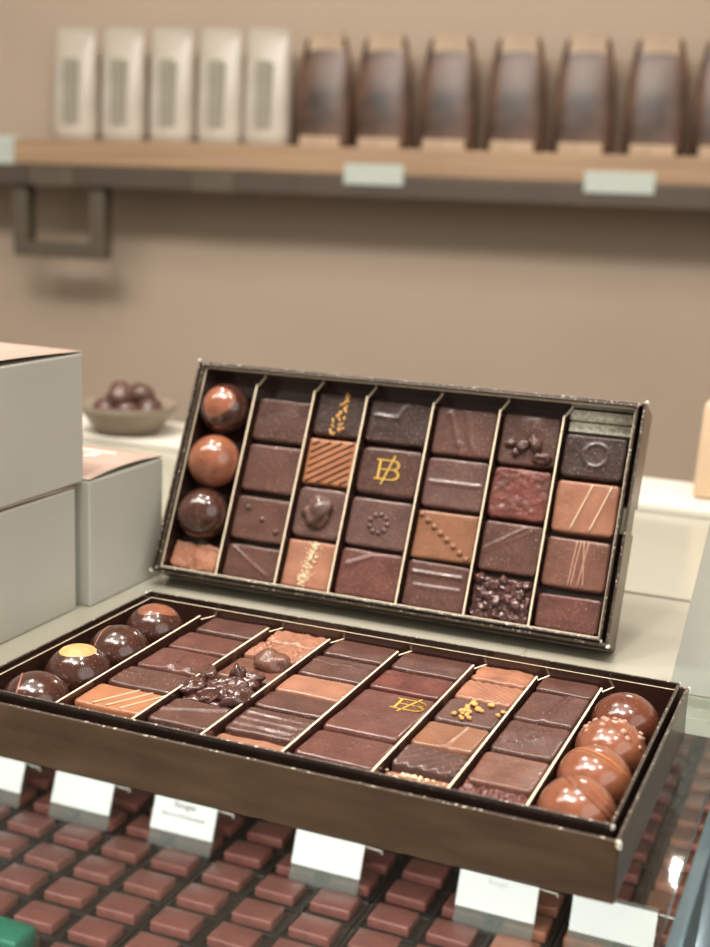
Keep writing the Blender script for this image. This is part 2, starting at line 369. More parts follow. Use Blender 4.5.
# ------------------------------------------------------------------ tray = outer box + inner frame + liner + dividers
def tray(name, mat4, Wt, Dt, ix0, ix1, iy0, iy1, lift, divs, dend, label, dz, notch=None, skew={}):
    root = empty(name); root.matrix_world = mat4; tag(root, label, 'box of chocolates')
    w = .0015; bm = bmesh.new()
    box(bm, w, Wt-w, w, Dt-w, 0, .0015)
    def wall(a, b, c, e, nt=None):
        if nt is None: box(bm, a, b, c, e, 0, T, .0005, 0, 1)
        else:
            for (p, q, z0, z1) in ((c, nt-.007, 0, T), (nt+.007, e, 0, T), (nt-.0075, nt+.0075, .006, T)): box(bm, a, b, p, q, z0, z1, .0004, 0, 1)
    wall(0, Wt, 0, w); wall(0, Wt, Dt-w, Dt); wall(0, w, w*.5, Dt-w*.5); wall(Wt-w, Wt, w*.5, Dt-w*.5, notch)
    o = link('outer_box', bm, [M['box'], M['rim']], root)
    for c in ((0, 0), (Wt, 0), (Wt, Dt), (0, Dt)):                      # scuffed corners, bare card showing
        bm = bmesh.new()
        for k in range(5): blob(bm, (c[0]+R.uniform(-.0004, .0004), c[1]+R.uniform(-.0004, .0004), T-.0002-k*.0005), .0008*R.uniform(.6, 1.2), (1, 1, .8), .6, k, 0, 2)
        link('worn_corner', bm, M['chip'], o, True)
    bm = bmesh.new(); top = T+lift; v = .0013
    box(bm, ix0+v, ix1-v, iy0+v, iy1-v, .0016, .0030)
    for a, b, c, e in ((ix0, ix1, iy0, iy0+v), (ix0, ix1, iy1-v, iy1), (ix0, ix0+v, iy0+v*.5, iy1-v*.5), (ix1-v, ix1, iy0+v*.5, iy1-v*.5)): box(bm, a, b, c, e, .0016, top, .0006, 0, 1)
    o = link('inner_frame', bm, [M['frame'], M['rim']], root)
    for c in ((ix0, iy0), (ix1, iy0), (ix1, iy1), (ix0, iy1)):
        bm = bmesh.new()
        for k in range(3): blob(bm, (c[0]+R.uniform(-.0003, .0003), c[1]+R.uniform(-.0003, .0003), top-.0003-k*.0005), .0006*R.uniform(.6, 1.2), (1, 1, .8), .6, k+9, 0, 2)
        link('worn_corner', bm, M['chip'], o, True)
    bm = bmesh.new(); a0, a1, b0, b1 = ix0+v+.0001, ix1-v-.0001, iy0+v+.0001, iy1-v-.0001; c = .0006; lt = top-.0030
    for q in ((a0, a1, b0, b0+c), (a0, a1, b1-c, b1), (a0, a0+c, b0+c, b1-c), (a1-c, a1, b0+c, b1-c)): box(bm, *q, .0031, lt, 0, 0, 1)
    box(bm, a0+c, a1-c, b0+c, b1-c, .0031, .0042)
    link('liner', bm, [M['cardface'], M['cardedge']], root)
    for x in divs:
        bm = bmesh.new(); t2 = .00045; zt = T+dz
        xf = x+skew.get(x, 0)
        box(bm, x-t2, x+t2, b0+c, dend, .0043, zt, 0, 0, 1)
        for vv in bm.verts: vv.co.x += (xf-x)*(dend-vv.co.y)/(dend-b0)
        for f in bm.faces:
            if f.normal.y > .9: f.material_index = 1
        # folded tab that runs on from the strip's end to the wall
        x2 = x+.0035
        L = [(x-t2, dend), (x+t2, dend), (x2+t2, b1-c), (x2-t2, b1-c)]
        lo = [bm.verts.new((p[0], p[1], .0043)) for p in L]; hi = [bm.verts.new((p[0], p[1], zt-.002)) for p in L]
        bm.faces.new(hi).material_index = 1; bm.faces.new(lo[::-1])
        for i in range(4): bm.faces.new((lo[i], lo[(i+1) % 4], hi[(i+1) % 4], hi[i]))
        link('divider', bm, [M['cardface'], M['cardedge']], root)
    return root

# ---- lower tray, lying on the glass
LM = Matrix.Translation((-W, 0, 0))
ldiv = [.039, .076, .108, .142, .178, .207, .2355]
tray('chocolate_box', LM, W, D, .0045, .2668, .0045, .1450, .003, ldiv, .1345, 'open dark brown chocolate box lying flat on the glass counter in front', -.0015, skew={.039: .0030, .076: .0012})
fy = lambda y: (18+(y*1000-22)*.933)/1000
Z0 = .0043; H = .0150
cols = [(a+.0010, b-.0010) for a, b in zip(ldiv, ldiv[1:])]; cols[0] = (.0425, .0752); cols[1] = (.0778, .107)
def low(ci, y0, y1, m, label, relief=None, dec=None, raw=False, dh=0, **kw):
    x0, x1 = cols[ci]; a, b = (y0, y1) if raw else (fy(y0), fy(y1))
    ctr = kw.pop('inset', .0006)
    return piece(LM, x0+ctr, x1-ctr, a+.0003, min(b, .1418)-.0003, Z0, H+dh, m, label, relief, dec, 'chocolates in the box lying flat', seed=ci*10+int(y0*1000) % 37, yaw_=R.uniform(-.008, .008), **kw)
F = 'flat box'
# column 1 (beside the left balls)
low(0, .0075, .0215, 'redmatte', 'reddish chocolate half hidden at the front of the column beside the dark balls, flat box', crinkle(150, .0008), raw=True, dh=-.002)
low(0, .027, .0505, 'orange', 'orange-brown milk chocolate with three pale diagonal lines in the flat box', None, 'lines_right')
low(0, .053, .0755, 'dark', 'dark chocolate with faint rows of tiny dots behind the pale-lined one, flat box', dots([(i*.004-.014, .002*j) for i in range(8) for j in (-1, 1)]))
low(0, .0775, .104, 'red', 'dark chocolate with rippled ridges, third from the back beside the dark balls, flat box', add(ridge((-.010, .004), (-.006, -.009)), ridge((-.002, .005), (.002, -.009)), ridge((.006, .005), (.010, -.009)), dome(0, -.008, .003, .0015), dome(.008, -.008, .003, .0015)))
low(0, .106, .129, 'red', 'plain smooth dark chocolate, second from the back beside the dark balls, flat box')
low(0, .133, .156, 'dark', 'plain dark chocolate at the very back of the column beside the dark balls, flat box')
# column 2
low(1, .0075, .018, 'dark2', 'dark chocolate tucked under the front rim before the diagonal-ridge piece, flat box', raw=True, dh=-.002)
low(1, .026, .052, 'dark', 'dark chocolate with one long glossy diagonal ridge beside the nut cluster, flat box', add(ridge((-.014, -.002), (.012, .008), .0011, .0014)))
low(1, .054, .084, 'glossnut', 'craggy glossy dark almond cluster standing above its neighbours in the flat box', crinkle(120, .002), 'rocher', dh=-.001, name='almond_cluster')
low(1, .086, .112, 'mid', 'dark chocolate topped by a whole coated hazelnut in the flat box', None, 'nuthalf', dh=-.001)
low(1, .114, .135, 'milk2', 'pale caramel piece with lumpy nut top, nearer of the two in the flat box', crinkle(200, .0009), 'nutty', rough_edge=1.2, wob=.0007, dh=.0)
low(1, .1365, .156, 'milk2', 'pale caramel piece against the back wall behind the lumpy nut one, flat box', crinkle(260, .0012, 3), rough_edge=1, wob=.0006, dh=-.0005)
# column 3
low(2, .0075, .0275, 'milk2', 'pale milk chocolate under the front rim before the three-ridged piece, flat box', crinkle(130, .0006), raw=True, dh=-.002)
low(2, .0325, .058, 'dark', 'dark chocolate with three long parallel ridges near the front rim, flat box', add(*[ridge((-.013, y), (.012, y-.001), .0009, .0012) for y in (-.006, 0, .006)]))
low(2, .060, .0785, 'dark', 'plain dark chocolate between the three-ridged piece and the pale plain square, flat box')
low(2, .080, .102, 'milk2', 'plain pale milk chocolate square in the middle of the flat box', dots([(R.uniform(-.012, .012), R.uniform(-.008, .008)) for _ in range(8)], .0006, .0003))
low(2, .104, .130, 'dark', 'dark chocolate with a wavy beaded ridge, behind the pale plain square', dots([(-.014+.0022*k, .004+.001*math.sin(k)) for k in range(14)], .0010, .0009))
low(2, .133, .156, 'dark', 'plain dark chocolate against the back wall, third column from the dark balls, flat box')
# column 4
low(3, .0075, .021, 'dark', 'dark chocolate sliver under the front rim before the plain reddish square, flat box', raw=True, dh=-.002)
low(3, .024, .050, 'red', 'plain reddish dark chocolate in front of the gold monogram slab, flat box', dome(.004, .004, .004, .0004))
low(3, .052, .101, 'red', 'long dark chocolate slab with a gold monogram in the flat box', step((-.02, -.003), (.02, -.003), .0005), 'logo_big', name='chocolate_slab')
low(3, .104, .128, 'redmatte', 'reddish chocolate with small raised dots behind the gold monogram slab, flat box', dots([(R.uniform(-.013, .013), R.uniform(-.007, .007)) for _ in range(9)], .0009, .0006))
low(3, .131, .156, 'dark', 'plain dark chocolate against the back wall behind the monogram column, flat box')
# column 5
low(4, .0075, .0265, 'milk2', 'pale chocolate with white crumbs under the front rim of the flat box', None, 'crumbfront', raw=True, dh=-.002)
low(4, .033, .0535, 'grey', 'glossy dark chocolate with many fine diagonal ridges near the front, flat box', stripes(-.75, .0042, .0006))
low(4, .055, .0805, 'umber', 'milk brown chocolate with one upright ridge, before the almond-topped piece', add(ridge((.001, -.012), (.003, .012), .0009, .0009), step((.004, -.01), (.004, .01), .0006)))
low(4, .083, .1085, 'grey', 'dark chocolate scattered with golden chopped almonds in the flat box', None, 'goldbits')
low(4, .111, .134, 'milk2', 'pale milk chocolate with fine slanting grooves behind the almond-topped piece', stripes(.9, .0026, .0003))
low(4, .136, .156, 'caramel', 'pale chocolate with wavy front edge against the back wall, flat box', crinkle(80, .0006), rough_edge=.8, wob=.0008)
# column 6
low(5, .0075, .0270, 'redmatte', 'bumpy red-brown chocolate at the front beside the milk balls, flat box', crinkle(330, .0022), 'nutty', raw=True, rough_edge=1, dh=-.001)
low(5, .033, .062, 'mid', 'brown chocolate with faint lengthwise brush lines beside the milk balls, flat box', add(*[ridge((-.011, y), (.011, y+.001), .0006, .00025) for y in (-.008, -.004, 0, .005)]))
low(5, .065, .098, 'dark', 'dark chocolate with two tiny centre dots beside the milk balls, flat box', dots([(0, 0), (.002, .002), (-.006, -.006)], .0008, .0009))
low(5, .100, .1345, 'dark', 'dark chocolate with a wide upright ridge near the back beside the milk balls', add(ridge((.0, -.014), (.004, .014), .0008, .0008), step((-.002, -.014), (.002, .014), .0005)))
low(5, .137, .156, 'dark', 'plain dark chocolate at the back corner beside the milk balls, flat box')
# balls
g = 'dark balls in the left column of the flat box'
ball(LM, .0262, .0215, Z0, .0142, 'ball_dark', 'dark chocolate ball with a rosy stripe, nearest the front left of the flat box', g, 'pink', .88, 1)
ball(LM, .0258, .0520, Z0, .0146, 'ball_dark', 'dark chocolate ball with a round gold cap in the flat box', g, 'cap', .92, 2)
ball(LM, .0252, .0845, Z0, .0142, 'ball_dark', 'dark chocolate ball with thin rosy stripe behind the gold-capped ball', g, 'pink2', .9, 3)
ball(LM, .0236, .1180, Z0, .0143, 'ball_dark', 'dark ball with orange-brown top in the back left corner of the flat box', g, 'blush', .9, 4)
g = 'milk balls in the right column of the flat box'
ball(LM, .2504, .0255, Z0, .0141, 'ball_milk', 'milk chocolate ball with darker bands at the front right corner of the flat box', g, 'darkstripe', .92, 5)
ball(LM, .2504, .0540, Z0, .0141, 'ball_milk', 'milk chocolate ball with a caramel stripe over its top', g, 'caramel', .92, 6)
ball(LM, .2504, .0830, Z0, .0141, 'ball_milk', 'milk chocolate ball flecked with pale nut chips', g, 'chips', .92, 7)
ball(LM, .2504, .1120, Z0, .0141, 'ball_mid', 'plain glossy brown ball in the back right corner of the flat box', g, None, .92, 8)

# ---- upper tray, propped up and leaning back
tilt = .4306; W2, D2 = .2631, .1268
UM = Matrix.Translation((-.049-W2, .2206+T*math.cos(tilt), 0)) @ Matrix.Rotation(math.pi/2-tilt, 4, 'X')
udiv = [.0385, .0755, .108, .1475, .1855, .2205]
up_root = tray('chocolate_box', UM, W2, D2, .0040, .2595, .0020, .1250, .002, udiv, .1170, 'open dark brown chocolate box propped upright behind the flat one', -.005, notch=.068)
ucols = [(a+.0010, b-.0010) for a, b in zip(udiv, udiv[1:]+[.2568])]
HU = .0094
def upr(ci, y0, y1, m, label, relief=None, dec=None, dh=0, **kw):
    x0, x1 = ucols[ci]; i = kw.pop('inset', .0006)
    return piece(UM, x0+i, x1-i, y0, y1, Z0, HU+dh, m, label, relief, dec, 'chocolates in the upright box', seed=100+ci*7+int(y0*1000) % 31, yaw_=R.uniform(-.006, .006), **kw)
B0 = .0047
upr(0, .0855, .1105, 'dark2', 'plain dark chocolate at the top, right of the balls, upright box', dome(0, -.009, .012, .0005))
upr(0, .0555, .0830, 'dark', 'dark chocolate with two faint upright lines, second row, upright box', add(ridge((-.001, -.012), (-.001, .012), .0007, .0005), ridge((.005, -.012), (.005, .012), .0006, .0004)))
upr(0, .0270, .0520, 'dark', 'dark chocolate with three separate small bumps in the upright box', None, 'three')
upr(0, B0, .0240, 'dark', 'dark chocolate with a fine diagonal ridge in the bottom row, beside the rough milk piece', ridge((-.014, .008), (.010, -.006), .0006, .0008))
upr(1, .0925, .1180, 'black', 'dark chocolate with a trail of golden seeds in the top row, upright box', None, 'seedtrail')
upr(1, .0640, .0905, 'orange', 'orange milk chocolate with dark diagonal stripes in the upright box', None, 'stripes_milk', rc=.001)
upr(1, .0335, .0620, 'grey', 'greyish chocolate with one big lumpy nut under its coating in the upright box', None, 'bignut', rc=.004)
upr(1, B0, .0315, 'milk2', 'pale milk chocolate with a band of white crumbs at the bottom of the upright box', None, 'crumbtrail', rc=.001)
upr(2, .0920, .1170, 'black', 'very dark chocolate with curled ridge, above the gold monogram, upright box', add(ridge((-.014, .003), (-.001, .002), .0008, .0008), ridge((-.001, .002), (.004, .010), .0010, .0007)))
upr(2, .0625, .0895, 'dark2', 'dark chocolate square with a gold monogram in the upright box', None, 'logo', rc=.004, re=.002)
upr(2, .0330, .0600, 'grey', 'dark chocolate with a ring of tiny beads in the upright box', None, 'ring')
upr(2, B0, .0310, 'red', 'dark chocolate with a slanted corner crease below the beaded ring, upright box', add(ridge((-.014, .004), (.002, .011), .0008, .0009), step((-.014, .004), (.006, .0125), .0004)))
upr(3, .0895, .1165, 'dark', 'dark chocolate with two slanting creases at the top of the fourth square column, upright box', add(ridge((-.010, .010), (-.002, -.008), .0009, .0009), ridge((-.001, .012), (.006, -.010), .0009, .0009)))
upr(3, .0600, .0875, 'grey', 'dark chocolate with a single horizontal ridge across its middle, upright box', ridge((-.014, .000), (.014, .000), .0007, .0011))
upr(3, .0315, .0580, 'umber', 'milk brown chocolate with a diagonal line of dots in the upright box', None, 'diagdots', rc=.001)
upr(3, B0, .0300, 'dark', 'dark chocolate with two horizontal ridges in the bottom row, upright box', add(ridge((-.014, .006), (.013, .006), .0007, .001), ridge((-.012, -.001), (.013, -.001), .0007, .001)))
upr(4, .0885, .1170, 'dark2', 'dark chocolate with knobbly nuts at its lower edge, top row, upright box', dome(0, .008, .006, .001), 'nuts3', rc=.003)
upr(4, .0590, .0865, 'redmatte', 'red-brown square with wrinkled leathery top in the upright box', crinkle(260, .0005), None, dh=.0008, rough_edge=.6, wob=.0005, rc=.003)
upr(4, .0300, .0570, 'dark', 'dark chocolate with a diagonal step ridge above the craggy nut piece, upright box', add(ridge((-.014, -.002), (.006, .011), .0007, .0007), ridge((-.014, -.004), (.010, .010), .0006, .0004), step((.014, -.013), (.011, .013), -.0004)))
upr(4, B0, .0275, 'glossnut', 'craggy glossy dark nut cluster square in the bottom row of the upright box', crinkle(240, .0022), 'cluster', dh=-.0005, rough_edge=1, wob=.0008)
upr(5, .0855, .1090, 'black', 'very dark chocolate with a round ring mark below the pale film reflection, upright box', ringr(.001, .001, .0062, .0008, .0006))
upr(5, .0560, .0835, 'milk', 'milk chocolate with two slanting pale lines at the right side of the upright box', None, 'two_lines')
upr(5, .0270, .0530, 'mid', 'brown chocolate with crossing thin pale lines at the right side of the upright box', None, 'fine_lines')
upr(5, B0, .0230, 'red', 'plain reddish chocolate in the bottom right corner of the upright box', None)
o = piece(UM, .0078, .0370, B0, .0200, Z0, .0125, 'caramel', 'rough-edged milk caramel block below the three balls, upright box', crinkle(90, .0012), None, 'chocolates in the upright box', 55, rough_edge=1.6, wob=.0009)
g = 'balls in the upright box'
ball(UM, .0205, .1010, Z0, .0148, 'ball_dark', 'topmost of the three balls in the upright box, reddish-brown with paler cap', g, 'blush', .9, 11)
ball(UM, .0215, .0690, Z0, .0155, 'ball_milk', 'milk chocolate ball, middle one of three in the upright box', g, None, .9, 12)
ball(UM, .0218, .0375, Z0, .0150, 'ball_dark', 'dark chocolate ball, lowest of three in the upright box', g, None, .9, 13)
# counter's reflection in glossy film, built as pale strips at the column's empty end
for a, b, zt in ((.1110, .1162, .0105), (.1170, .1225, .0122)):
    bm = bmesh.new(); box(bm, .2225, .2560, a, b, Z0+.0001, zt, .0003); link('film_reflection', bm, M['film_tone'], up_root)
# ---- little clear easel behind it
bm = bmesh.new(); s, c = math.sin(tilt), math.cos(tilt)
e = empty('display_easel', (-.18, .295, 0)); tag(e, 'clear acrylic easel propping up the upright chocolate box from behind', 'stand')
box(bm, -.05, .05, -.040, .030, 0, .002, .0005); link('base', bm, M['acrylic'], e)
bm = bmesh.new()
yb = .2206+T*c+.0005-.295
for sx in (-.03, .03):
    v = [bm.verts.new((sx+dx, yy, zz)) for dx in (0, .002) for yy, zz in ((yb+.012*math.tan(tilt)+.0006, .012), (yb+.075*math.tan(tilt)+.0006, .075), (.028, .002), (yb+.012, .002))]
    bm.faces.new(v[:4]); bm.faces.new(v[4:][::-1])
    for i in range(4): bm.faces.new((v[i], v[(i+1) % 4], v[4+(i+1) % 4], v[4+i]))
bmesh.ops.recalc_face_normals(bm, faces=bm.faces); link('strut', bm, M['acrylic'], e)

# ------------------------------------------------------------------ counter and display case
bm = bmesh.new(); box(bm, -1.6, .9, .200, .660, -.020, 0, .001); struct(link('counter_top', bm, M['counter']))
bm = bmesh.new(); box(bm, -1.6, -.276, -.15, .1998, -.020, 0, .001); struct(link('counter_side', bm, M['counter']))
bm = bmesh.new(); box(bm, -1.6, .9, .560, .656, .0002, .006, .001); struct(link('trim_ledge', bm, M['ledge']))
bm = bmesh.new(); box(bm, -.2755, .0165, -.15, .1995, -.006, 0, .0006); struct(link('glass_top', bm, M['glass']))
bm = bmesh.new(); box(bm, -.30, -.0270, .3465, .3490, -.0002, .0006, 0); box(bm, -.0175, -.004, .3475, .3505, -.0002, .0009); struct(link('trim_track', bm, M['metal']))
bm = bmesh.new(); box(bm, -.0905, -.0899, .2005, .26, 0, .00015); box(bm, -.2255, -.2249, .2005, .26, 0, .00015); struct(link('trim_joint', bm, M['seam']))
bm = bmesh.new(); box(bm, -1.6, .9, -.15, .75, -.215, -.200); struct(link('case_floor', bm, M['caseb']))
bm = bmesh.new(); box(bm, .0195, .0245, -.15, .1995, -.1995, .002, .0005); struct(link('case_end_glass', bm, M['teal']))
bm = bmesh.new(); box(bm, -1.6, .9, .75, .76, -.215, -.021); struct(link('case_back', bm, M['caseb']))
bm = bmesh.new(); box(bm, -1.6, .9, .0, .66, -.95, -.2152); struct(link('case_base', bm, M['caseb']))
# frosted upright acrylic guard at the right
bm = bmesh.new()
P = [(-.015, 0), (.11, 0), (.11, .088), (-.0035, .085)]
lo = [bm.verts.new((x, .2000, z+.0003)) for x, z in P]; hi = [bm.verts.new((x, .2030, z+.0003)) for x, z in P]
bm.faces.new(lo); bm.faces.new(hi[::-1])
for i in range(4): bm.faces.new((lo[i], hi[i], hi[(i+1) % 4], lo[(i+1) % 4]))
bmesh.ops.recalc_face_normals(bm, faces=bm.faces)
tag(link('acrylic_guard', bm, M['frost']), 'upright frosted acrylic sheet on the counter edge at the far right', 'acrylic sheet')

# chocolates in the case, in black trays
Ztop = -.180; X0, PX = -.3786, .036
rows = [.070, .0985, .127, .1555, .184, .2125, .242, .2705, .299, .3285, .358, .3865, .416, .4450, .474, .503, .532, .561, .590, .619, .648, .677]
def mini(mname):
    bm = bmesh.new(); box(bm, -.0128, .0128, -.0095, .0095, 0, .0066, .0012, seg=3)
    for v in bm.verts: v.co.z += .0002*math.sin(v.co.x*300+v.co.y*200)
    o = link('chocolate_square', bm, M[mname], None, True); return o
def seen(x, y):
    if y < .1175+(x+.342)*.494-.030: return False
    if x < -.075: return y < .335 and x > -.52-.2*(y-.1)
    return y < .68
first = {}
for k in range(-6, 12):
    for j, y in enumerate(rows):
        x = X0+PX*k+.0005*R.uniform(-1, 1)
        if x > .0 or not seen(x, y): continue
        mm = 'casemilk' if (x > -.115 and y < .30) or x > -.05 else 'casechoc'
        if mm in first: o = first[mm].copy(); C.objects.link(o)
        else: o = first[mm] = mini(mm)
        o.location = (x, y+.0006*R.uniform(-1, 1), Ztop-.0066); o.rotation_euler = (0, 0, R.uniform(-.03, .03))
        if mm == 'casechoc': tag(o, 'small dark reddish square lying in the black trays under the glass', 'chocolate', 'dark squares in the display case')
        else: tag(o, 'small lighter brown square in the black trays under the glass at the right', 'chocolate', 'lighter squares in the display case')
# black trays, three columns wide and three rows deep, with low walls between the squares
ti = 0
for kx in range(-6, 12, 3):
    for jy in range(1, 22, 3):
        xs = X0+PX*kx-.018; xe = xs+PX*3-.0015; ys = rows[jy]-.0145; ye = rows[min(jy+2, 21)]+.0138
        if xs > -.01 or (xe < -.115 and ys > .33) or xe < -.55: continue
        if ye < .1175+((xs+xe)/2+.342)*.494-.06: continue
        bm = bmesh.new(); box(bm, xs, xe, ys, ye, -.1998, -.1872, .001)
        for q in range(4): xx = min(xs+PX*q, xe-.002); box(bm, xx, xx+.002, ys, ye, -.1873, -.1845, .0004)
        for q in range(4): yy = min(ys+.0285*q, ye-.002); box(bm, xs, xe, yy, yy+.002, -.1873, -.1845, .0004)
        t = link('display_tray', bm, M['black_tray'])
        tag(t, 'low black tray holding small chocolate squares under the glass', 'tray', 'black trays in the display case')
# price cards in the case
def text(name, s, size, m, parent, loc, rot=(0, 0, 0)):
    cu = bpy.data.curves.new(name, 'FONT'); cu.body = s; cu.size = size; cu.align_x = 'CENTER'; cu.extrude = .00005
    t = bpy.data.objects.new(name, cu); C.objects.link(t); me = t.to_mesh().copy(); bpy.data.objects.remove(t)
    me.materials.append(m); o = bpy.data.objects.new(name, me); C.objects.link(o); o.parent = parent; o.location = loc; o.rotation_euler = rot; return o
cards = [(-.190, .2565, 'white price card cut off by the left edge of the photo, under the glass'), (-.120, .2565, 'blank white price card under the glass, second from the left'),
         (-.044, .2565, 'white price card printed Rouges standing in the display case'), (.056, .2565, 'blank white price card under the middle of the flat box front'),
         (.162, .2565, 'large white price card near the right end of the box front, with faint print'), (.228, .2600, 'white price card at the far right below the box corner')]
for i, (x, y, lb) in enumerate(cards):
    e = empty('price_card', (x-.27, y, -.186), (0, 0, 0)); tag(e, lb, 'price card', 'white price cards in the display case')
    L = math.radians(20); wq = .0225 if i < 4 else .0235
    hold = bmesh.new(); box(hold, -wq, wq, -.0012, .0012, 0, .006, .0003); box(hold, -wq, wq, 0, .001, .006, .034, .0002)
    ho = link('holder', hold, M['acrylic'], e); 
    bm = bmesh.new(); box(bm, -wq, wq, -.0007, -.0001, .0115, .032, .0001); cd = link('card', bm, M['white'], e)
    bm = bmesh.new(); tube(bm, [(wq-.002, .002, .031), (wq+.010, .002, .0305), (wq+.0105, .002, .0285)], .0005, 6); cl = link('clip', bm, M['print'], e, True)
    for q in (cd,): pass
    if i == 2:
        text('lettering', 'Rouges', .0052, M['ink'], e, (0, -.00085, .0275), (math.pi/2, 0, 0))
        text('lettering', 'Pavé fruit 72% Dominicaine', .0028, M['ink'], e, (0, -.00085, .0215), (math.pi/2, 0, 0))
    if i == 4: text('lettering', 'Rouges', .0040, M['tag'], e, (0, -.00085, .0275), (math.pi/2, 0, 0))
    e.rotation_euler = (-L, 0, 0)
bm = bmesh.new(); box(bm, -.02, .02, -.010, .010, 0, .012, .002); o = link('green_packet', bm, M['green'], None, True, (-.345, .118, -.180)); tag(o, 'green packet at the bottom left corner under the glass', 'packet')

# ------------------------------------------------------------------ pale grey boxes at the left
def carton(x1, y0, y1, z0, h, wx, label, bow, printed=False):
    e = empty('gift_box', (x1-wx/2, (y0+y1)/2, z0)); tag(e, label, 'box', 'pale grey gift boxes at the left')
    hx, hy = wx/2, (y1-y0)/2; bm = bmesh.new(); box(bm, -hx, hx, -hy, hy, 0, h, .0012, seg=3); link('body', bm, M['greybox'], e)
    bm = bmesh.new(); n = 14; tp = []; bt = []
    for i in range(n+1):
        for j in range(n+1):
            u, v = i/n*2-1, j/n*2-1; z = h+.0006+bow*(1-v*v)*(.35+.65*(u+1)/2)+.0006*(1-u*u)
            tp.append(bm.verts.new((u*hx*.998, v*hy*.998, z+.0005))); bt.append(bm.verts.new((u*hx*.998, v*hy*.998, z)))
    for i in range(n):
        for j in range(n):
            a = i*(n+1)+j; b = a+n+1; bm.faces.new((tp[a], tp[b], tp[b+1], tp[a+1])); bm.faces.new((bt[a], bt[a+1], bt[b+1], bt[b]))
    N = n+1; ring = [i*N for i in range(N)]+[n*N+j for j in range(1, N)]+[i*N+n for i in range(n-1, -1, -1)]+[j for j in range(n-1, 0, -1)]
    for p, q in zip(ring, ring[1:]+ring[:1]): bm.faces.new((tp[p], bt[p], bt[q], tp[q])).material_index = 1
    bmesh.ops.recalc_face_normals(bm, faces=bm.faces); l = link('lid', bm, [M['lid'], M['edge']], e, True)
    if printed:
        bm = bmesh.new(); box(bm, -hx*.5, hx*.55, hy*.45, hy*.47+.0008, h+bow+.0004, h+bow+.0018); link('printed_line', bm, M['print'], l)
        text('lettering', 'B', .016, M['print'], l, (hx*.35, hy*.02, h+bow*1.02+.0016), (0, 0, 0))
    return e
carton(-.3250, .012, .1665, 0, .0668, .17, 'pale grey box on the counter at the left edge, carrying another box', .0010)
carton(-.3245, .014, .1735, .0690, .0690, .17, 'pale grey box with rose-tan lid stacked on top at the left edge', .0020, True)
carton(-.3200, .1720, .2465, 0, .0700, .085, 'smaller pale grey box with printed rose-tan lid, nearest the upright chocolate box', .0022, True)

# bowl of truffles at the counter's back edge
e = empty('bowl', (-.566, .592, .0061)); tag(e, 'low grey bowl on the back of the counter between gift boxes and upright box', 'bowl')
bm = bmesh.new(); prof = [(0, 0), (.026, 0), (.030, .003), (.043, .020), (.046, .026), (.0445, .026), (.040, .019), (.028, .006), (0, .005)]
rings = [[bm.verts.new((r*math.cos(a), r*math.sin(a), z)) for a in [2*math.pi*i/40 for i in range(40)]] for r, z in prof if r > 0]
for p, q in zip(rings, rings[1:]):
    for i in range(40): bm.faces.new((p[i], p[(i+1) % 40], q[(i+1) % 40], q[i]))
bm.faces.new(rings[0][::-1]); bm.faces.new(rings[-1]); link('bowl_body', bm, M['bowl'], e, True)
pts = [(0, 0, .020)]+[(.022*math.cos(a), .022*math.sin(a), .020) for a in [i*math.pi/3 for i in range(6)]]+[(.012*math.cos(a), .012*math.sin(a), .040) for a in (0.5, 2.6, 4.7)]; pts = pts[:7]+[(.012*math.cos(a), .012*math.sin(a), .033) for a in (0.5, 2.6, 4.7)]
t0 = None
for i, (x, y, z) in enumerate(pts):
    if t0 is None: bm = bmesh.new(); blob(bm, (0, 0, 0), .0125, (1, 1, .95), .15, 1, 0, 3); t0 = o = link('truffle', bm, M['dark2'], None, True)
    else: o = t0.copy(); C.objects.link(o)
    o.location = (-.566+x, .592+y, .0061+z-.001); o.rotation_euler = (i, i*2, 0)
    tag(o, 'dark brown truffle heaped in the grey bowl at the back', 'truffle', 'truffles in the grey bowl')
bm = bmesh.new(); box(bm, -.03, .03, -.015, .015, 0, .075, .004, seg=3)
for v in bm.verts: v.co.x *= 1-.1*v.co.z/.075
o = link('paper_bag', bm, M['peach'], None, True, (-.033, .61, .0062)); tag(o, 'blurred peach paper bag at the right on the back of the counter', 'bag')

